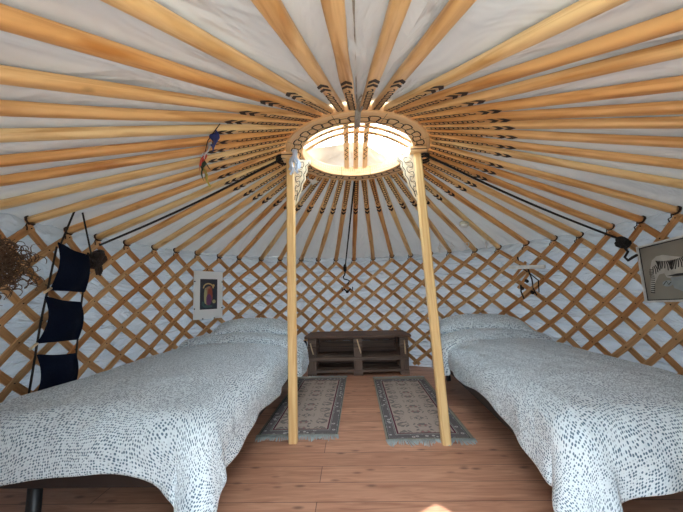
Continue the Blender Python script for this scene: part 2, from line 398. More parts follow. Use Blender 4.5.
# ------------------------------------------------------------------ lattice wall
Hd = .25; ZC = 1.575
DOORLO, DOORHI = -19.4, 25.2
secs = [(-21, -10.2, 'wooden lattice section behind the left bed and the navy organiser'),
        (-10.2, 1.0, 'wooden lattice section behind the white framed picture and left pillow'),
        (1.0, 11.5, 'wooden lattice section between the bench and the white lamp bar'),
        (11.5, 26, 'wooden lattice section behind the right bed and the tiger picture')]
parts = []
for (i0, i1, lab) in secs:
    az = AZ((i0 + i1) / 2); t_ = thing('lattice_wall', lab, 'lattice wall', pt(az, 2.3, 0), 'lattice wall sections')
    parts.append((i0, i1, t_, MB(), MB(), MB()))
def slat(sgn, k, mb):
    """slat whose upper end meets pole k; sgn=+1 leans right going up"""
    rr = 2.288 if sgn > 0 else 2.303
    rg = []; w_, t_ = .049, .011
    lo, hi = -.06, 6.25
    ds = []
    d = lo
    while d <= hi + 1e-6:
        i = k - sgn * d
        if DOORLO <= i <= DOORHI: ds.append(d)
        d += .23
    if len(ds) < 2: return
    ex = ZT.get(k, ZW) - ZW
    j = noise.noise(V((k * 3.7, sgn * 5, 0))) * .03
    P = [pt(AZ(k - sgn * (d + j)), rr, ZC + ex * .7 - d * Hd) for d in ds]
    for q, p in enumerate(P):
        dd = (P[min(q + 1, len(P) - 1)] - P[max(q - 1, 0)]).normalized()
        nn = V((p.x - CX, p.y - CY, 0)).normalized(); sd = dd.cross(nn).normalized()
        rg.append([p - sd * w_ / 2 - nn * t_ / 2, p + sd * w_ / 2 - nn * t_ / 2, p + sd * w_ / 2 + nn * t_ / 2, p - sd * w_ / 2 + nn * t_ / 2])
    mb.rings(rg, 0, smooth=False, tone=random.random())
def sec(i):
    for s_ in parts:
        if s_[0] <= i < s_[1]: return s_
    return parts[-1] if i > 0 else parts[0]
for k in range(-26, 32):
    for sgn in (1, -1):
        mid = k - sgn * 3.0
        slat(sgn, k, sec(mid)[3 if sgn > 0 else 4])
for k2 in range(-42, 52):
    for row in range(0, 13):
        i = k2 / 2
        if (k2 + row) % 2: continue
        if not DOORLO < i < DOORHI: continue
        z = ZC - row * Hd / 2; az = AZ(i); p = pt(az, 2.281, z); nn = V((math.sin(az), math.cos(az), 0))
        sec(i)[5].lathe([(.0045, .003), (.0045, -.003), (.002, -.005)], p, nn, 6)
for (i0, i1, t_, a, b_, c_) in parts:
    a.build('inner_slats', LATT, t_); b_.build('outer_slats', LATT, t_)
    o = c_.build('lashing_knots', CORD, t_); o['kind'] = 'stuff'

# ------------------------------------------------------------------ roof poles
def pole_mesh(seed):
    rnd = random.Random(seed); mb = MB(); rg = []
    L = 1.875; n_ = 16; sN = 26
    for k in range(sN + 1):
        x = L * k / sN; f_ = k / sN
        sq = max(0, 1 - f_ * 2.0)                     # squared near the crown, rounder outwards
        w_ = .0275 + .001 * min(1, f_ * 3) + noise.noise(V((f_ * 5, seed * 7.1, 0))) * .0055
        h_ = .019 + .005 * f_
        w_ *= 1.0
        if x < .05: w_ *= .62 + .38 * x / .05; h_ *= .7 + .3 * x / .05
        bend = V((0, noise.noise(V((f_ * 1.6, seed * 3.3, 4))) * .012 * math.sin(PI * f_), noise.noise(V((f_ * 2, seed, 9))) * .006 * math.sin(PI * f_)))
        e = .28 + .36 * (1 - sq)
        ring = []
        for j in range(n_):
            a = 2 * PI * (j + .5) / n_; ca, sa = math.cos(a), math.sin(a)
            ring.append(V((x, math.copysign(abs(ca) ** e, ca) * w_, math.copysign(abs(sa) ** e, sa) * h_)) + bend)
        rg.append(ring)
    mb.rings(rg, 0, tone=0)
    def bot(x): 
        f_ = x / L
        return -(.019 + .005 * f_) - .0012 + noise.noise(V((f_ * 2, seed, 9))) * .006 * math.sin(PI * f_), noise.noise(V((f_ * 1.6, seed * 3.3, 4))) * .012 * math.sin(PI * f_)
    def P(x, y): z, yy = bot(x); return V((x, y + yy, z))
    # two chevrons pointing down the pole
    for x0, ln in ((.52, .044), (.578, .050)):
        ww = .0265
        for sg in (-1, 1):
            q = [P(x0, sg * ww), P(x0 + ln * .8, sg * ww), P(x0 + ln * 1.5, 0), P(x0 + ln * .65, 0)]
            if sg > 0: q.reverse()
            mb.poly(q, 1)
    # scrolling cloud line
    a1 = []; a2 = []
    for q in range(301):
        x = .07 + .43 * q / 300; am = .0170 * min(1, (300 - q) / 60 + .25)
        a1.append(P(x - .0095 * math.sin(4 * PI * (x / .066)), am * math.sin(2 * PI * x / .066)))
        if q < 250: a2.append(P(x - .0075 * math.sin(4 * PI * (x / .066)), -am * .9 * math.sin(2 * PI * x / .066)))
    mb.ribbon(a1, .0085, (0, 0, -1), 1); mb.ribbon(a2, .0060, (0, 0, -1), 1)
    return mb.mesh('roof_pole', [PINE, BURN])
variants = [pole_mesh(s_) for s_ in range(1, 8)]
lash = MB()
lash.tube([V((0, .034 * math.cos(a_ * PI / 5), .031 * math.sin(a_ * PI / 5))) + V((.004 * math.sin(a_), 0, 0)) for a_ in range(21)], .0055, 6)
lash.tube([(0, .03, -.02), (.01, .035, -.04), (.0, .045, -.055), (.01, .04, -.075)], .004, 5)
lashm = lash.mesh('lashing', CORD)
leftedge = {k: i + 1 for i, k in enumerate([-18, -17, -16, -15, -14, -13, -12])}
rightedge = {k: i + 1 for i, k in enumerate([24, 23, 22, 21, 20, 19, 18, 17])}
topedge = {-19: 1, -20: 2, -21: 3, -22: 4, 26: 5, 25: 6}
for i in range(-22, 27):
    ar = math.radians(PH + i * 360 / 49); aw = AZ(i)
    p0 = pt(ar, RO - .035, ZR + .045); p1 = pt(aw, R, ZT.get(i, ZW) + .012)
    d = (p1 - p0).normalized(); sd = V((0, 0, 1)).cross(d).normalized(); up = d.cross(sd)
    me = variants[(i * 3 + 50) % 7]
    o = bpy.data.objects.new('roof_pole', me); C.objects.link(o)
    o.matrix_world = Matrix.Translation(p0) @ Matrix((d, sd, up)).transposed().to_4x4()
    if -11 <= i <= -1: lab = 'pine roof pole whose foot is %s to the left of the left post' % ORD[-i]
    elif 0 <= i <= 6: lab = 'pine roof pole ending on the back lattice, %s to the right of left post' % ORD[i + 1]
    elif i == 7: lab = 'pine roof pole whose foot ends behind the right post'
    elif 8 <= i <= 16: lab = 'pine roof pole whose foot is %s to the right of the right post' % ORD[i - 7]
    elif i in leftedge: lab = 'pine roof pole running off the left edge, %s from the top' % ORD[leftedge[i]]
    elif i in rightedge: lab = 'pine roof pole running off the right edge, %s from the top' % ORD[rightedge[i]]
    else: lab = 'pine roof pole running off the top edge, %s from the left' % ORD[topedge[i]]
    tag(o, lab, 'roof pole', 'painted pine roof poles')
    if -12 <= i <= 18:
        q = bpy.data.objects.new('lashing', lashm); C.objects.link(q); q.parent = o; q.location = ((p1 - p0).length - .012, 0, 0)

# ------------------------------------------------------------------ crown ring
CT = V((CX, CY, 0))
crown = thing('crown_ring', 'round carved wooden crown ring at the top of the roof poles', 'roof crown', (CX, CY, ZR))
def pr(az, r, z): return V((CX + r * math.sin(az), CY + r * math.cos(az), z))
mb = MB(); N = 112
prof = [(RI, ZR + .006), (RI + .006, ZR), (RO - .006, ZR), (RO, ZR + .006), (RO, ZR + .09), (RI, ZR + .09)]
# UV: u runs round the ring
rg = [[pr(2 * PI * k / N, r_, z_) for (r_, z_) in prof] for k in range(N + 1)]
mb.rings(rg, 0, cap=False, tone=0, smooth=False)
T = 24
def cloud(ph, am, w_, off, z_, lobe=.040):
    P = []
    for q in range(T * 44):
        th = 2 * PI * q / (T * 44); x = T * th + ph
        P.append(pr(th - lobe * math.sin(2 * x), (RI + RO) / 2 - .012 + am * math.sin(x) + off * math.sin(3 * x), z_))
    mb.ribbon(P, w_, (0, 0, -1), 1, closed=True)
cloud(0, .036, .0095, .0, ZR - .0008, .042); cloud(PI, .020, .0060, .0, ZR - .0012, .030)
for k in range(T * 2):
    th = 2 * PI * k / (T * 2); s_ = 1 if k % 2 else -1
    c0 = (RI + RO) / 2 - .006 + s_ * .012
    mb.ribbon([pr(th + .010 * math.cos(a_), c0 + .006 * math.sin(a_), ZR - .001) for a_ in [q * .7 for q in range(8)]], .004, (0, 0, -1), 1)
# joints of the ring segments
for dg in (-18, 18, 66, -66, 114, -114, 162, -162):
    a_ = math.radians(dg)
    mb.ribbon([pr(a_, RI - .001, ZR + .085), pr(a_, RI - .001, ZR + .004)], .005, lambda p: V((CX - p.x, CY - p.y, 0)).normalized(), 1)
    mb.ribbon([pr(a_, RI, ZR - .0015), pr(a_, RO, ZR - .0015)], .003, (0, 0, -1), 1)
nin = lambda p: V((CX - p.x, CY - p.y, 0)).normalized()
P = []
for k in range(64):
    a0 = 2 * PI * k / 64; w_ = 2 * PI / 64
    P = [(0, .025), (.75, .025), (.75, .07), (.25, .07), (.25, .045), (.5, .045)]
    mb.ribbon([pr(a0 + w_ * x, RI - .0012, ZR + z) for x, z in P], .0045, nin, 2)
mb.build('rim', [RINGW, BURN, CARVE], crown)
for axis in (0, 1):
    for k in (-1, 0, 1):
        s_ = MB(); off = k * .090; hl = math.sqrt(RI ** 2 - off ** 2) + .02
        def sp_(f_):
            x = -hl + 2 * hl * f_; z = ZR + .07 + .17 * (1 - (2 * f_ - 1) ** 2) + (.022 if axis else 0)
            return V((CX + x, CY + off, z)) if axis else V((CX + off, CY + x, z))
        wd = V((0, 1, 0)) if axis else V((1, 0, 0)); rg = []
        for q in range(25):
            p = sp_(q / 24); rg.append([p - wd * .023 - V((0, 0, .011)), p + wd * .023 - V((0, 0, .011)), p + wd * .023 + V((0, 0, .011)), p - wd * .023 + V((0, 0, .011))])
        s_.rings(rg, 0, smooth=False, tone=0)
        for c0 in (.22, .42, .62, .82):
            P = []
            for q in range(25):
                f_ = c0 - .07 + .14 * q / 24; p = sp_(f_) - V((0, 0, .0122)); P.append(p + wd * .013 * math.sin(q / 24 * 6 * PI))
            s_.ribbon(P, .010, (0, 0, -1), 1)
        s_.build('crown_spoke', [RINGW, BURN], crown)
# cloth flap lying over part of the crown
fm = MB()
def flapfn(u, v):
    x = -.62 + 1.12 * u; y0 = .20 + .10 * math.sin(u * 2.5) + .56 * max(0, u - .6); y = y0 + (.68 - y0) * v
    r_ = math.hypot(x, y); z = ZR + .30 - .22 * (r_ / .7) ** 2 + .012 * math.sin(u * 14 + v * 3) + .006 * math.sin(v * 15)
    if r_ > .66: x *= .66 / r_; y *= .66 / r_
    return V((CX + x, CY + y, z))
fm.grid(flapfn, 40, 20, lambda u, v: (u, v * .5))
subd(tag(fm.build('smoke_flap', FLAPC), 'grey cloth flap lying over the back of the crown opening', 'roof flap'), 0, .004)

# ------------------------------------------------------------------ posts with carved brackets
def post(bot, top, lab, side):
    t_ = thing('support_post', lab, 'post', bot, 'posts under the crown')
    bot, top = V(bot), V(top)
    s_ = MB(); s_.bar(bot, top, .066, .060, V((0, 1, 0)), 0, .16)
    s_.build('shaft', POSTW, t_)
    s_ = MB(); c_ = top + V((0, 0, .024)); s_.box(c_, (.13, .12, .048), 0, .1)
    s_.bar(c_ + V((-.068, -.0615, -.005)), c_ + V((.068, -.0615, -.005)), .004, .006, V((0, 0, 1)), 1)
    s_.build('post_head', [RINGW, BURN], t_)
    # carved bracket: curved wing that narrows down the shaft
    out = [(0, 0), (.135, -.012), (.130, -.04), (.105, -.062), (.108, -.10), (.088, -.135), (.090, -.175), (.066, -.215), (.058, -.265), (.034, -.31), (.022, -.36), (0, -.39)]
    s_ = MB(); dn = (bot - top).normalized(); base = top + V((side * .034, 0, -.002))
    F = lambda x, z, y: base + V((side * x, y, 0)) + dn * (-z)
    sc_ = 1.0
    fr = [F(x * sc_, z, -.014) for x, z in out]; bk_ = [F(x * sc_, z, .014) for x, z in out]
    s_.rings([fr, bk_], 0, smooth=False, tone=0)
    nn = V((0, -1, 0))
    s_.ribbon([F(max(.008, x - .010), z - (.008 if k == 0 else 0), -.0152) for k, (x, z) in enumerate(out[1:-1])], .006, nn, 1)
    P = []
    for q in range(81):
        f_ = q / 80; ww = .105 * (1 - f_) ** .85 + .012
        P.append(F(ww * (.42 + .30 * math.sin(f_ * 24)), -.03 - .31 * f_ + .012 * math.sin(f_ * 48), -.0156))
    s_.ribbon(P, .0045, nn, 1)
    P = []
    for q in range(61):
        f_ = q / 60; ww = .105 * (1 - f_) ** .85 + .012
        P.append(F(ww * (.42 - .26 * math.sin(f_ * 24 + .4)), -.03 - .28 * f_, -.0153))
    s_.ribbon(P, .004, nn, 2)
    s_.build('carved_bracket', [plain('pale_carved_wood', (.82, .70, .50), .5), BURN, CARVE], t_)
    return t_
post((-.446, 2.35, 0), (-.462, 2.35, 2.210), 'pale pine post standing in front of the left rug', 1)
post((.668, 2.30, 0), (.585, 2.32, 2.205), 'leaning pine post standing on the edge of the right rug', -1)

# ------------------------------------------------------------------ beds
def make_bed(side, xa0, xa1, xw, y0, y1, ztop, lab_bed, lab_duv, lab_pil, seed, mat_lab):
    """side -1 left / +1 right; xa0/xa1 aisle edge x at foot and head; xw wall edge; y0 foot y1 head"""
    Lb = y1 - y0; W = abs(xw - (xa0 + xa1) / 2)
    cx_ = (xa0 + xw) / 2
    b_ = thing('bed', lab_bed, 'bed', (cx_, (y0 + y1) / 2, 0), 'single beds')
    fr = MB(); zf = .30
    ya, yb = y0 + .12, y1 - .02
    xi = lambda y, ins=.07: (xa0 + (xa1 - xa0) * (y - y0) / Lb) + side * ins
    xo = xw - side * .06
    fr.bar((xi(ya), ya, zf), (xi(yb), yb, zf), .03, .12)
    fr.bar((xo, ya, zf), (xo, yb - .35, zf), .03, .12)
    fr.bar((xi(ya), ya, zf), (xo, ya, zf), .03, .12)
    fr.bar((xi(yb), yb, zf), (xo - side * .3, yb, zf), .03, .12)
    fr.bar((xo, yb - .35, zf), (xo - side * .3, yb, zf), .03, .12)
    for k in range(12):
        y = ya + .12 + (yb - ya - .55) * k / 11
        fr.bar((xi(y), y, zf + .035), (xo, y, zf + .035), .08, .02)
    fr.build('frame', plain('dark_bed_wood', (.03, .018, .014), .6), b_)
    legs = [(xi(ya) + side * .04, ya + .03), (xi(yb) + side * .12, yb - .05), (xo - side * .02, ya + .05), (xo - side * .02, yb - .45), (xw - side * .34, ya + .05)]
    for lx, ly in legs:
        s_ = MB(); s_.tube([(lx, ly, 0), (lx, ly, .03), (lx, ly, .27)], [.030, .028, .028], 12); s_.build('leg', BLACKM, b_)
    # mattress
    s_ = MB(); zt = .495
    outl = [(xi(ya, .04), ya - .02), (xi(yb, .015), yb + .01), (xo - side * .34, yb + .01), (xo + side * .02, yb - .40), (xo + side * .02, ya - .02)]
    rg = []
    for ins, z in ((.03, .33), (.0, .35), (.0, .47), (.02, zt)):
        c2 = V((sum(p[0] for p in outl) / 5, sum(p[1] for p in outl) / 5, 0))
        ring = []
        for x, y in outl:
            d = (c2 - V((x, y, 0))); d = d.normalized() * ins; ring.append(V((x, y, z)) + d)
        rg.append(ring)
    s_.rings(rg, 0, smooth=False, tone=0)
    s_.build('mattress', NAVY, b_)
    # drape of the duvet
    def edge(y): return xa0 + (xa1 - xa0) * (y - y0) / Lb
    rb = .11
    def drop(a, fold):
        """distance a past the edge start -> (outward, down)"""
        if a <= 0: return 0, 0
        q = rb * PI / 2
        if a < q: an = a / rb; return rb * math.sin(an), rb * (1 - math.cos(an))
        e = a - q; return rb + e * .10 + fold * min(1, e / .2), rb + e * .985
    def dr(s, t, lift=0, foot=True):
        """s: metres from the aisle edge inward (negative = overhang); t: y position (less than y0 = foot overhang)"""
        Wt = W
        a = -(s - rb); b2 = (y0 + rb) - t if foot else -1
        ys = max(t, y0 + rb) if foot else t
        aw = max(0, s - (Wt - rb))
        fo = .020 * math.sin(ys * 11 + seed) + .012 * math.sin(ys * 23 + seed * 2)
        xs = max(0, a); 
        puff = .050 * math.sin(PI * min(1, max(0, s / Wt))) + .016 * noise.noise(V((s * 3, t * 2.6, seed))) + .007 * noise.noise(V((s * 8, t * 7, seed + 3)))
        puff *= .35 + .65 * min(1, max(0, (t - y0) / .5)) if foot else 1
        if a > 0 and b2 > 0:
            rho = math.hypot(a, b2); ph = math.atan2(b2, a)
            fo2 = .016 * math.sin(ph * 7 + seed)
            o_, dn = drop(rho, fo2); o_ += max(0, rho - rb) * .22 * math.sin(2 * ph); ox, oy = o_ * math.cos(ph), o_ * math.sin(ph)
            x = edge(ys) + side * rb - side * ox; y = y0 + rb - oy
            z = ztop - dn
        elif b2 > 0:
            ss = min(s, Wt - rb); o_, dn = drop(b2, .020 * math.sin(s * 13 + seed) + .012 * math.sin(s * 27))
            if aw > 0:
                o2, d2 = drop(aw, 0); rho = math.hypot(aw, b2); ph = math.atan2(b2, aw); o3, d3 = drop(rho, .01)
                x = edge(ys) + side * (Wt - rb) + side * o3 * math.cos(ph); y = y0 + rb - o3 * math.sin(ph); z = ztop - d3
            else:
                x = edge(ys) + side * s; y = y0 + rb - o_; z = ztop - dn + puff * max(0, 1 - b2 / .15)
        elif a > 0:
            o_, dn = drop(a, fo); x = edge(ys) + side * rb - side * o_; y = t; z = ztop - dn + puff * max(0, 1 - a / .15)
        elif aw > 0:
            o_, dn = drop(aw, 0); x = edge(ys) + side * (Wt - rb) + side * o_; y = t; z = ztop - dn + puff
        else:
            x = edge(ys) + side * s; y = t; z = ztop + puff
        # keep inside the round wall
        q = V((x - CX, y - CY, 0))
        if q.length > 2.25: q = q * (2.25 / q.length); x, y = CX + q.x, CY + q.y
        nx = 0
        if lift and a > rb: nx = -side * lift; lz = 0
        else: lz = lift
        if lift and 0 < a <= rb: nx = -side * lift * a / rb; lz = lift * (1 - .5 * a / rb)
        return V((x + nx, y, z + lz))
    yh = y1 - .55
    def hang(t): return .265 + .02 * math.sin(t * 3.1 + seed) + .018 * math.sin(t * 7.3 + seed * 2) 
    def fn(u, v):
        fo_ = .15 + .19 * math.exp(-((u - .10) / (.17 if side > 0 else .13)) ** 2) + .14 * max(0, u - .6) + .018 * math.sin(u * 9 + seed)
        t = (y0 - fo_) + (yh + .06 - (y0 - fo_)) * v
        h_ = hang(t) - rb + .10 * math.exp(-(max(0, t - y0 + .05) / .30) ** 2)
        s = -h_ + (W + .10 + h_) * u
        return dr(s, t)
    d_ = MB()
    d_.grid(fn, 76, 130, lambda u, v: (1.7 * u + seed, (yh - y0 + .45) * v))
    du = d_.build('duvet', DUVET); tag(du, lab_duv, 'duvet', 'dotted duvets')
    subd(du, 1, .022, 1 if side > 0 else -1)
    # turned-back cuff
    def cf(u, v):
        fr0 = yh - .42 + .20 * u + .03 * math.sin(u * 5); t = fr0 + (.52) * v
        h_ = .31 - rb + .03 * math.sin(v * 5)
        s = -h_ + (W + .06 + h_) * u
        roll = .070 * math.sin(PI * min(1, v * 5) * .5) ** .6 + .010
        if v > .8: roll *= 1 - (v - .8) * 2
        return dr(s, t, roll, False)
    c_ = MB(); c_.grid(cf, 70, 26, lambda u, v: (1.5 * u + 7 + seed, .5 * v + 3))
    cu = c_.build('folded_cuff', DUVET, du); subd(cu, 1, .014, 0)
    return dr, edge, yh
def pillow(c, w_, d_, h_, rotz, tilt, lab, seed):
    s_ = MB(); rot = Matrix.Rotation(rotz, 3, 'Z') @ Matrix.Rotation(tilt, 3, 'X')
    NU, NV = 40, 26
    def make(sg):
        def fn(u, v):
            a, b_ = 2 * u - 1, 2 * v - 1
            pin = 1 - .07 * (1 - abs(a) ** 3) * abs(b_) ** 4 - 0.0
            pin2 = 1 - .05 * (1 - abs(b_) ** 3) * abs(a) ** 4
            th = ((1 - abs(a) ** 3.2) * (1 - abs(b_) ** 2.6)) ** .55
            z = sg * h_ / 2 * th + .006 * noise.noise(V((a * 5, b_ * 5, seed))) * th - .03 * a * a
            return V(c) + rot @ V((a * w_ / 2 * pin2, b_ * d_ / 2 * pin, z))
        return fn
    s_.grid(make(1), NU, NV, lambda u, v: (u * w_ + seed, v * d_)); s_.grid(make(-1), NU, NV, lambda u, v: (u * w_ + seed + 2, v * d_))
    o = s_.build('pillow', DUVET); tag(o, lab, 'pillow', 'dotted pillows')
    import bmesh
    bm = bmesh.new(); bm.from_mesh(o.data); bmesh.ops.remove_doubles(bm, verts=bm.verts, dist=.0006); bmesh.ops.recalc_face_normals(bm, faces=bm.faces); bm.to_mesh(o.data); bm.free()
    return o
make_bed(-1, -.63, -.55, -1.86, 1.33, 3.95, .545, 'dark framed bed with navy mattress on the left of the aisle', 'white duvet with slate dots spread over the left bed', '', 1.3, '')
make_bed(1, .86, 1.0, 2.04, 1.27, 3.90, .545, 'dark framed bed with navy mattress on the right of the aisle', 'white duvet with slate dots spread over the right bed', '', 4.1, '')
pillow((-1.18, 3.60, .70), .92, .48, .22, .18, .16, 'dotted pillow on the left bed below the white framed picture', 1)
pillow((1.49, 3.47, .70), .98, .48, .22, -.25, .14, 'dotted pillow on the right bed below the white lamp bar', 2)

# ------------------------------------------------------------------ rugs
def rug(cx_, cy_, W, L, skew, lab, seed):
    t_ = thing('rug', lab, 'rug', (cx_, cy_, 0), 'floral rugs beside the beds')
    def loc(x, y, z): return V((cx_ + x + skew * y, cy_ + y, z))
    s_ = MB()
    def fn(u, v):
        x, y = (u - .5) * W, (v - .5) * L
        return loc(x, y, .009 + .002 * noise.noise(V((x * 6, y * 6, seed))))
    s_.grid(fn, 16, 40, lambda u, v: (u * W, v * L))
    o = s_.build('rug_pile', RUGM, t_); subd(o, 0, .007, -1)
    for e in (-1, 1):
        f_ = MB(); rnd = random.Random(seed * 3 + e)
        for k in range(62):
            x = (k / 61 - .5) * W; y = e * L / 2; ln = .050 + .03 * rnd.random() + .015 * math.sin(k * .5); dx = .014 * math.sin(k * .33 + seed) + .012 * (rnd.random() - .5)
            f_.tube([loc(x, y - e * .004, .008), loc(x + dx * .4, y + e * ln * .5, .007), loc(x + dx, y + e * ln, .0045)], [.005, .0048, .0028], 5)
        f_.build('fringe', plain('grey_fringe', (.42, .47, .46), .9), t_)
RUGM = rug_mat(.64, 1.56)
rug(-.405, 3.24, .63, 1.60, .035, 'patterned rug lying behind the left post', 1)
rug(.585, 3.16, .65, 1.62, .02, 'patterned rug lying under the foot of the right post', 2)

# ------------------------------------------------------------------ pallet bench
bn = thing('pallet_bench', 'dark pallet wood bench against the back lattice wall', 'bench', (.10, 4.32, 0))
x0, x1, yf, yb = -.585, .775, 4.12, 4.56
s_ = MB()
for k in range(3):
    s_.box(((x0 + x1) / 2, yf - .03 + .095 + k * .182, .505), (x1 - x0 + .08 - k * .02, .178, .026), 0, .1)
s_.build('top_board', DARKW, bn)
for zz, mt_, nm in ((.215, GREYW, 'shelf'), (.055, GREYW, 'bottom_shelf')):
    s_ = MB()
    for k in range(3): s_.box(((x0 + x1) / 2, yf + .06 + k * .15, zz), (x1 - x0, .12, .03 if zz < .1 else .045), 0, .1)
    s_.build(nm, mt_, bn)
for k, xx in enumerate((x0 + .06, (x0 + x1) / 2 + .0, x1 - .06)):
    for yy in (yf + .05, yb - .08):
        s_ = MB()
        s_.box((xx, yy, .435), (.115, .11, .105), 0, .08); s_.box((xx, yy, .365), (.125, .12, .03), 0, .1)
        s_.box((xx, yy, .295), (.105, .11, .11), 0, .08); s_.box((xx, yy, .13), (.115, .11, .12), 0, .08); s_.box((xx, yy, .02), (.12, .12, .04), 0, .08)
        s_.build('block', GREYW if yy < 4.3 else DARKW, bn)
s_ = MB()
for zz in (.075, .165, .255, .345, .437): s_.box(((x0 + x1) / 2, yb - .01, zz), (x1 - x0, .02, .088), 0, .06)
s_.build('shade_backing', DARKW, bn)  # boards added to close the back, so the bench inside stays dark
for (xa, za, xb, zb) in ((-.545, .43, -.505, .285), (.088, .47, .135, .29), (.722, .45, .728, .27)):
    s_ = MB(); s_.tube([(xa, yf - .012, za), ((xa + xb) / 2, yf - .022, (za + zb) / 2), (xb, yf - .012, zb)], .009, 8); s_.build('pale_peg', PALEW, bn)

# ------------------------------------------------------------------ ropes
def sagline(a, b_, sag, n_=20):
    a, b_ = V(a), V(b_); return [a.lerp(b_, k / n_) - V((0, 0, sag * math.sin(PI * k / n_))) for k in range(n_ + 1)]
def knot(mb, c, r_, rr, seed):
    rnd = random.Random(seed); P = []
    for k in range(70):
        a_ = k * .55; P.append(V(c) + V((r_ * math.cos(a_) * (.7 + .3 * math.sin(k * .21)), r_ * .5 * math.sin(a_ * 1.3), r_ * math.sin(a_) * (.8 + .3 * math.cos(k * .17)))))
    mb.tube(P, rr, 5)
t_ = thing('guy_rope', 'black rope running from the crown down to the left lattice', 'rope', (-2.08, 2.38, 1.5), 'black guy ropes')
s_ = MB(); s_.tube(sagline((-.53, 2.36, 2.235), (-2.10, 2.42, 1.545), .03), .009, 7); s_.tube([(-.53 + .05 * math.cos(q), 2.36 + .05 * math.sin(q), 2.20 + .01 * (q / 3)) for q in [k * .5 for k in range(26)]], .009, 6); s_.build('rope', ROPEM, t_)
s_ = MB(); knot(s_, (-2.09, 2.39, 1.43), .060, .013, 1); knot(s_, (-2.085, 2.37, 1.39), .045, .012, 2)
for k in range(7):
    a_ = k * .9; s_.tube([(-2.09, 2.39, 1.42), (-2.08 + .02 * math.cos(a_), 2.40 + .02 * math.sin(a_), 1.36), (-2.08 + .02 * math.cos(a_), 2.415 + .018 * math.sin(a_), 1.30 + .02 * math.sin(k * 2))], [.010, .010, .006], 5)
s_.build('rope_coil', plain('dark_brown_rope', (.035, .020, .014), .8), t_)
t_ = thing('guy_rope', 'black rope running from the crown down to the right lattice beside tiger picture', 'rope', (2.27, 2.55, 1.5), 'black guy ropes')
s_ = MB(); s_.tube(sagline((.655, 2.34, 2.215), (2.29, 2.53, 1.495), .03), .009, 7); s_.tube([(.64 + .045 * math.cos(q), 2.34 + .05 * math.sin(q), 2.16 + .01 * (q / 3)) for q in [k * .5 for k in range(26)]], .009, 6); s_.build('rope', ROPEM, t_)
s_ = MB(); knot(s_, (2.285, 2.49, 1.455), .040, .015, 3)
s_.tube([(2.27, 2.48, 1.43), (2.27, 2.44, 1.37), (2.27, 2.475, 1.33), (2.27, 2.45, 1.30), (2.27, 2.41, 1.32), (2.27, 2.37, 1.335)], .010, 6)
s_.build('rope_knot', ROPEM, t_)
t_ = thing('weight_rope', 'dark rope hanging from the crown to an iron hook on the back lattice', 'rope', (-.05, 4.6, 1.3))
s_ = MB(); s_.tube(sagline((.085, 2.99, 2.25), (-.052, 4.585, 1.50), .0), .0095, 7); s_.build('rope', ROPEM, t_)
s_ = MB(); s_.lathe([(.006, .07), (.02, .055), (.026, .02), (.026, -.03), (.014, -.05), (.006, -.06)], (-.056, 4.60, 1.475), n_=12); s_.build('rope_weight', ROPEM, t_)
s_ = MB(); s_.tube([(-.056, 4.60, 1.42), (-.062, 4.60, 1.38), (-.085, 4.60, 1.345), (-.075, 4.60, 1.31), (-.03, 4.60, 1.30), (.005, 4.60, 1.285), (-.01, 4.60, 1.25), (-.02, 4.60, 1.225)], .010, 7); s_.build('iron_hook', IRON, t_)
t_ = thing('iron_clasp', 'small dark iron clasp hanging on the back lattice under the hook', 'clasp', (-.03, 4.62, 1.15))
s_ = MB()
for q in (-1, 1): s_.tube([(-.03 + q * .012, 4.63, 1.12), (-.03 + q * .05, 4.63, 1.16), (-.03 + q * .075, 4.63, 1.13), (-.03 + q * .085, 4.63, 1.19)], [.010, .013, .010, .006], 7)
s_.lathe([(.004, -.025), (.022, -.015), (.028, 0), (.022, .015), (.004, .025)], (-.03, 4.63, 1.115), n_=10)
s_.build('clasp_body', IRON, t_)
t_ = thing('grey_rope', 'grey rope tied round the near side of the crown and running to the canvas seam', 'rope', (.08, 1.8, 2.3))
s_ = MB(); P0 = pt(math.radians(181.6), RO + .02, ZR + .07)
P1 = pt(math.radians(182.3), R - .35, ZR + (ZW - ZR) * .78 + .055)
s_.tube(sagline(P0, P1, .0), .0055, 7); s_.build('rope', GREYROPE, t_)
s_ = MB()
for k in range(3):
    xx = .075 + .012 * k; s_.tube([(xx, CY - RI + .012, ZR - .012), (xx, CY - RO - .012, ZR - .012), (xx + .004, CY - RO - .014, ZR + .10), (xx + .004, CY - RI + .012, ZR + .10), (xx, CY - RI + .012, ZR - .012)], .008, 6)
s_.tube([(.10, 1.77, 2.245), (.11, 1.72, 2.235), (.12, 1.66, 2.24), (.105, 1.62, 2.25), (.085, 1.66, 2.24), (.085, 1.74, 2.235)], .007, 6)
s_.build('rope_wrap', GREYROPE, t_)

# silk scarf on the crown
t_ = thing('silk_scarf', 'pale blue white scarf knotted where left post meets the crown', 'scarf', (-.42, 2.30, 2.15))
s_ = MB(); rnd = random.Random(4)
for k in range(9):
    a_ = k * .7; P = []
    ln = .15 + .09 * rnd.random()
    for q in range(9):
        f_ = q / 8; P.append(V((-.415 + .045 * f_ * math.cos(a_) + .010 * math.sin(q * 1.3 + k), 2.275 + .035 * f_ * math.sin(a_), 2.27 - ln * f_)))
    base_ = len(s_.v)
    s_.ribbon(P, .020, V((math.sin(a_), -math.cos(a_), .2)), 0)
knot(s_, (-.415, 2.275, 2.27), .016, .007, 5)
o = s_.build('scarf_cloth', SILK, t_); subd(o, 0, .003)

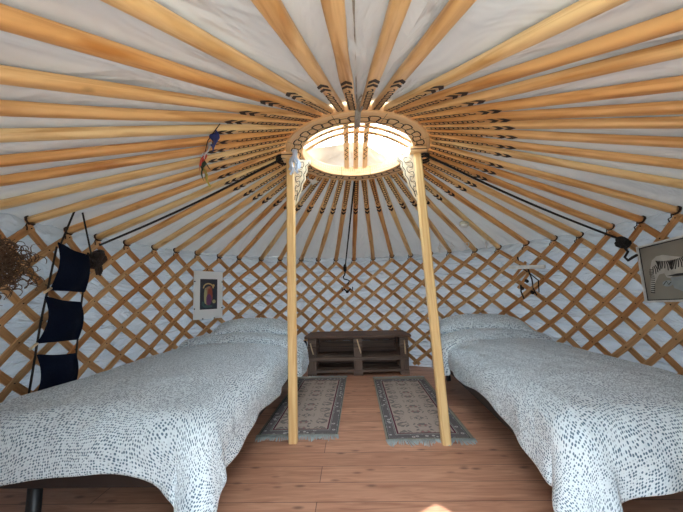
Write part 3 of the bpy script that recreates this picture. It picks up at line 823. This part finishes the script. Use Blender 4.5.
# ------------------------------------------------------------------ prayer flags strung across the poles
def at_pole(i, s, dz=-.04):
    ar = math.radians(PH + i * 360 / 49); aw = AZ(i)
    return pt(ar, RO, ZR + .04).lerp(pt(aw, R, ZW), s) + V((0, 0, dz))
s_ = MB(); FP = [at_pole(-15.4, .34), at_pole(-14.5, .34), at_pole(-13.6, .335), at_pole(-12.6, .34), at_pole(-11.7, .33)]
s_.tube([at_pole(-15.9, .34, -.028)] + FP + [at_pole(-11.2, .33, -.028)], .003, 5)
tag(s_.build('flag_string', CORD), 'thin cord carrying small cloth flags under the left roof poles', 'cord')
fl_c = [('dark blue', (.03, .05, .25)), ('white', (.66, .66, .70)), ('red', (.55, .06, .03)), ('dark green', (.02, .06, .035)), ('yellow', (.55, .45, .10))]
for k, (nm, cc) in enumerate(fl_c):
    p = at_pole(-15.5 + k * .95, .34, -.035); q_ = at_pole(-14.75 + k * .95, .34, -.035); s_ = MB()
    def ff(u, v, p=p, q_=q_, k=k): return p.lerp(q_, u) + V((.02 * math.sin(v * 3 + k) , .012 * math.sin(u * 6 + v * 4 + k), -.085 * v * (1 + .4 * math.sin(u * 5 + k))))
    s_.grid(ff, 10, 8, lambda u, v: (u, v))
    o = s_.build('prayer_flag', plain('flag_' + nm.replace(' ', '_'), cc, .7)); subd(o, 0, .002)
    tag(o, 'small crumpled %s cloth flag hanging under the left roof poles' % nm, 'flag', 'prayer flags')

# ------------------------------------------------------------------ navy hanging organiser, left wall
og = thing('hanging_organiser', 'dark navy cloth organiser with three pockets hanging on left lattice', 'organiser', (-1.98, 2.05, .7))
def panel(tl, tr, br, bl, bulge, nm='cloth_panel'):
    s_ = MB(); tl, tr, br, bl = map(V, (tl, tr, br, bl)); nn = (tr - tl).cross(bl - tl).normalized()
    if nn.x < 0: nn = -nn
    def fn(u, v):
        p = tl.lerp(tr, u).lerp(bl.lerp(br, u), v)
        return p + nn * (bulge * math.sin(PI * v) * (1 - .2 * math.cos(2 * PI * u)) + .006 * math.sin(u * 9 + v * 4)) - V((0, 0, .008 * math.sin(PI * u) * (1 - v)))
    s_.grid(fn, 20, 20, lambda u, v: (u, v)); o = s_.build(nm, NAVY, og); subd(o, 1, .010)
    return o
panel((-1.97, 1.93, 1.485), (-2.01, 2.22, 1.43), (-2.00, 2.205, 1.145), (-1.955, 1.90, 1.155), .035)
panel((-1.95, 1.86, 1.12), (-2.00, 2.175, 1.075), (-1.995, 2.175, .80), (-1.94, 1.84, .825), .045)
panel((-1.93, 1.83, .765), (-1.995, 2.165, .71), (-1.985, 2.15, .44), (-1.91, 1.80, .44), .045)
for a_, b_ in (((-1.965, 1.95, 1.47), (-1.985, 2.06, 1.77)), ((-2.00, 2.24, 1.425), (-1.99, 2.11, 1.765))):
    s_ = MB(); s_.tube([a_, V(a_).lerp(V(b_), .5), b_], .006, 6); s_.build('strap', ROPEM, og)
for za, zb, y_ in ((1.17, 1.115, 1.87), (.83, .77, 1.82)):
    s_ = MB(); s_.tube([(-1.93, y_ - .03, za - .03), (-1.95, y_ + .03, za)], .008, 8); s_.build('dowel', PALEW, og)
for y_, x_, yl in ((1.925, -1.965, 1.81), (2.215, -2.008, 2.155)):
    s_ = MB(); s_.tube([(x_, y_, 1.45), (x_ + .012, (y_ + yl) / 2 - .01, .95), (x_ + .03, yl, .46)], .006, 6); s_.build('side_cord', ROPEM, og)

# brown curls at the left edge
s_ = MB(); rnd = random.Random(9)
for k in range(260):
    c0 = V((-1.90 + rnd.uniform(-.03, .07), 1.50 + rnd.gauss(0, .075), 1.29 + rnd.gauss(0, .075)))
    d0 = V((rnd.uniform(-.2, .2), rnd.uniform(-1, 1), rnd.uniform(-1.1, .5))).normalized(); P = []; a0 = rnd.random() * 6
    cr = .010 + .014 * rnd.random(); ln = .05 + .09 * rnd.random()
    e1 = d0.orthogonal().normalized(); e2 = d0.cross(e1)
    for q in range(15):
        f_ = q / 14; P.append(c0 + d0 * ln * f_ + (e1 * math.cos(a0 + f_ * 12) + e2 * math.sin(a0 + f_ * 12)) * cr)
    s_.tube(P, [.0034 * (1 - .5 * abs(2 * q / 14 - 1)) for q in range(15)], 4)
tag(s_.build('curly_bundle', FLEECE), 'tangled brown curly bundle hanging at the left edge', 'curly bundle')

# ------------------------------------------------------------------ pictures
def flat_frame(tl, tr, bl, depth):
    tl, tr, bl = V(tl), V(tr), V(bl); ux = tr - tl; uy = bl - tl; nn = ux.cross(uy).normalized()
    if nn.dot(V((0, 0, CAM_H)) - tl) < 0: nn = -nn
    return lambda u, v, d=0: tl + ux * u + uy * v + nn * d
def slab(mb, F, u0, u1, v0, v1, d0, d1, mi=0):
    q = lambda d: [F(u0, v0, d), F(u1, v0, d), F(u1, v1, d), F(u0, v1, d)]
    mb.rings([q(d0), q(d1)], mi, smooth=False, tone=0)
def ell(mb, F, cu, cv, ru, rv, d, mi, n_=20, rot=0):
    P = []
    for k in range(n_):
        a_ = 2 * PI * k / n_; x, y = ru * math.cos(a_), rv * math.sin(a_)
        P.append(F(cu + x * math.cos(rot) - y * math.sin(rot), cv + x * math.sin(rot) + y * math.cos(rot), d))
    mb.poly(P, mi)
t_ = thing('framed_picture', 'small dark picture with wide white mat hanging above left pillow', 'picture', (-1.74, 3.62, 1.1))
F = flat_frame((-1.838, 3.470, 1.400), (-1.628, 3.775, 1.400), (-1.832, 3.482, .822), .02)
s_ = MB(); slab(s_, F, 0, 1, 0, 1, -.006, .006); s_.build('mat_board', WHITEM, t_)
cols = [(.030, .035, .055), (.55, .42, .20), (.30, .075, .05), (.14, .05, .13), (.34, .20, .12), (.05, .10, .10), (.40, .38, .20)]
s_ = MB(); slab(s_, F, .20, .80, .165, .80, .006, .0075, 0)
s_.ribbon([F(.48 + .17 * math.cos(a_), .36 - .10 * math.sin(a_), .0082) for a_ in [PI * k / 14 for k in range(15)]], .016, F(0, 0, 1) - F(0, 0, 0), 1)
ell(s_, F, .48, .52, .15, .20, .0084, 4); ell(s_, F, .54, .50, .085, .19, .0088, 2); ell(s_, F, .50, .60, .10, .12, .0092, 3); ell(s_, F, .38, .52, .05, .17, .0092, 6)
ell(s_, F, .50, .34, .035, .028, .0096, 4); ell(s_, F, .40, .38, .03, .024, .0096, 4); ell(s_, F, .66, .30, .04, .03, .0088, 1); ell(s_, F, .68, .64, .06, .04, .0088, 6)
ell(s_, F, .30, .68, .05, .05, .0088, 5); ell(s_, F, .46, .74, .17, .03, .0086, 5)
s_.build('print', [plain('print_colour', c_, .4) for c_ in cols], t_)
for u_, v_ in ((.02, .22), (.02, .78), (.98, .22), (.98, .78), (.3, .99), (.7, .99)):
    s_ = MB(); slab(s_, F, u_ - .02, u_ + .02, v_ - .012, v_ + .012, .006, .009); s_.build('clip', BLACKM, t_)
s_ = MB(); s_.tube([F(.42, .02, -.004), F(.46, -.06, -.012), F(.5, .01, -.004)], .004, 5); s_.build('hanging_cord', CORD, t_)

t_ = thing('tiger_picture', 'white framed grey ink picture of a striped tiger on right lattice', 'picture', (2.3, 2.05, 1.2))
F = flat_frame((2.305, 2.392, 1.402), (2.215, 1.70, 1.442), (2.315, 2.395, .962), .02)
s_ = MB()
for a_ in ((0, 1, 0, .035), (0, 1, .965, 1), (0, .022, .035, .965), (.978, 1, .035, .965)): slab(s_, F, *a_, -.008, .014)
s_.build('frame', plain('white_frame', (.62, .62, .60), .5), t_)
s_ = MB(); slab(s_, F, .022, .978, .035, .965, -.006, .004, 0)
for a_ in ((.022, .978, .035, .05), (.022, .978, .95, .965), (.022, .034, .05, .95), (.966, .978, .05, .95)): slab(s_, F, *a_, .004, .005, 1)
TA = [(.085, .80), (.10, .66), (.13, .52), (.13, .40), (.16, .29), (.22, .235), (.30, .23), (.40, .28), (.52, .33), (.64, .33), (.74, .27), (.82, .26), (.88, .33), (.89, .42), (.84, .48), (.76, .50), (.74, .60), (.75, .80), (.69, .80), (.66, .58), (.52, .56), (.40, .56), (.34, .62), (.30, .60), (.28, .53), (.22, .54), (.17, .64), (.13, .74), (.12, .83)]
cx0 = [(.25, .40), (.40, .43), (.55, .45), (.70, .42), (.82, .38)]
# body as strips so that it stays planar and clean
import bmesh
def fill(mb, pts, d, mi):
    from mathutils.geometry import tessellate_polygon
    P = [V((x, y, 0)) for x, y in pts]; tri = tessellate_polygon([P]); base = len(mb.v); mb.v += [F(x, y, d) for x, y in pts]
    for q in tri: mb.face(tuple(base + k for k in q), ((0, 0), (.1, 0), (0, .1)), mi, 0, False)
fill(s_, TA, .0046, 2)
fill(s_, [(.30, .58), (.42, .56), (.60, .57), (.60, .60), (.42, .60)], .0050, 1)
rnd = random.Random(3)
for k in range(44):
    u_ = .16 + .70 * k / 43; top = .30 + .04 * math.sin((u_ - .2) * 9) if u_ > .2 else .40 - .8 * (u_ - .16)
    ln = .11 + .05 * rnd.random(); sl = .03 * math.sin(k * .7)
    s_.ribbon([F(u_, top, .0054), F(u_ + sl * .6, top + ln * .5, .0054), F(u_ + sl - .01, top + ln, .0054)], .0085, F(0, 0, 1) - F(0, 0, 0), 1)
for k in range(12):
    v_ = .44 + .035 * k; u_ = .135 - .01 * math.sin(k) if k < 4 else .135 - .004 * (k - 4)
    s_.ribbon([F(u_ - .022, v_, .0054), F(u_ + .03, v_ + .012, .0054)], .0070, F(0, 0, 1) - F(0, 0, 0), 1)
ell(s_, F, .30, .70, .06, .05, .0052, 3); s_.ribbon([F(.25, .72, .0056), F(.29, .66, .0056), F(.31, .72, .0056), F(.34, .68, .0056)], .006, F(0, 0, 1) - F(0, 0, 0), 1)
fill(s_, [(.34, .61), (.62, .61), (.64, .80), (.50, .88), (.36, .78)], .0049, 3)
s_.build('tiger_drawing', [plain('grey_paper', (.26, .24, .20), .8, bscale=20), plain('black_ink', (.015, .014, .013), .7), plain('pale_wash', (.48, .46, .42), .8), plain('blue_grey_wash', (.30, .34, .36), .8)], t_)

# ------------------------------------------------------------------ white lamp bar with loose lattice ends, right wall
t_ = thing('lamp_bar', 'slim white lamp bar hanging level on the lattice above right pillow', 'lamp', (2.03, 3.44, 1.33))
s_ = MB(); s_.bar((1.925, 3.585, 1.352), (2.105, 3.22, 1.322), .030, .042, V((0, 0, 1)), 0, .3); s_.build('tube', WHITEP, t_)
s_ = MB(); s_.tube([(2.03, 3.40, 1.33), (2.045, 3.41, 1.28), (2.05, 3.38, 1.20), (2.06, 3.39, 1.10), (2.06, 3.34, 1.02)], .007, 6)
s_.tube([(2.00, 3.53, 1.47), (2.00, 3.51, 1.40), (2.01, 3.50, 1.35)], .007, 6); s_.tube([(1.99, 3.50, 1.36), (2.05, 3.42, 1.27), (2.07, 3.30, 1.18), (2.07, 3.31, 1.05)], .006, 6); s_.build('cable', ROPEM, t_)
t_ = thing('lattice_offcut', 'short wooden slats lashed across the lattice behind the white lamp bar', 'slats', (2.04, 3.45, 1.2))
s_ = MB()
for a_, b_ in (((1.985, 3.55, 1.10), (2.10, 3.30, 1.42)), ((1.985, 3.53, 1.42), (2.09, 3.32, 1.26)), ((1.96, 3.60, 1.22), (2.04, 3.44, 1.40)), ((2.00, 3.52, 1.02), (2.09, 3.33, 1.16))):
    s_.bar(a_, b_, .032, .010, V((-.85, -.45, 0)))
s_.build('slats', LATT, t_)
s_ = MB()
for p in ((2.02, 3.43, 1.18), (2.04, 3.38, 1.05), (2.0, 3.5, 1.1)): knot(s_, p, .016, .006, 3)
s_.tube([(1.99, 3.50, 1.14), (1.985, 3.50, 1.06), (2.0, 3.48, .98)], .008, 6)
s_.build('cord', ROPEM, t_)

# ------------------------------------------------------------------ small things under the roof
for k, (x, y, z, lab) in enumerate(((1.26, 4.05, 1.695, 'small white wire hook nearest the right post, first of four in the row'), (1.393, 3.956, 1.68, 'small white wire hook, second of four from the right post'),
                                    (1.543, 3.83, 1.695, 'small white wire hook, third of four from the right post'), (1.715, 3.648, 1.675, 'small white wire hook farthest from the right post in the row of four'))):
    s_ = MB(); P = []
    d_ = V((y - CY, -(x - CX), 0)).normalized()
    for q in range(22):
        a_ = -1.2 + q * .27; P.append(V((x, y, z - .012)) + d_ * .024 * math.cos(a_) + V((0, 0, .026 * math.sin(a_))))
    P += [P[-1] - V((0, 0, .02)), P[-1] - V((0, 0, .05))]
    s_.tube(P, .0065, 6); s_.tube([(x, y, z + .012), (x, y, z + .055)], .003, 5)
    tag(s_.build('wire_hook', WHITEP), lab, 'hook', 'white wire hooks')
pc = pt(math.radians(53.5), 1.50, 1.815); ax = V((.25, .25, 1)).normalized()
t_ = thing('puck_lamp', 'small round white lamp fixed under the roof poles on right side', 'lamp', pc)
s_ = MB(); s_.lathe([(.050, .028), (.050, -.004), (.046, -.010)], pc, ax, 28); s_.build('base', plain('aged_white_plastic', (.62, .60, .48), .4), t_)
s_ = MB(); s_.lathe([(.044, -.009), (.040, -.020), (.026, -.028), (.004, -.031)], pc, ax, 28); s_.build('lens', WHITEP, t_)
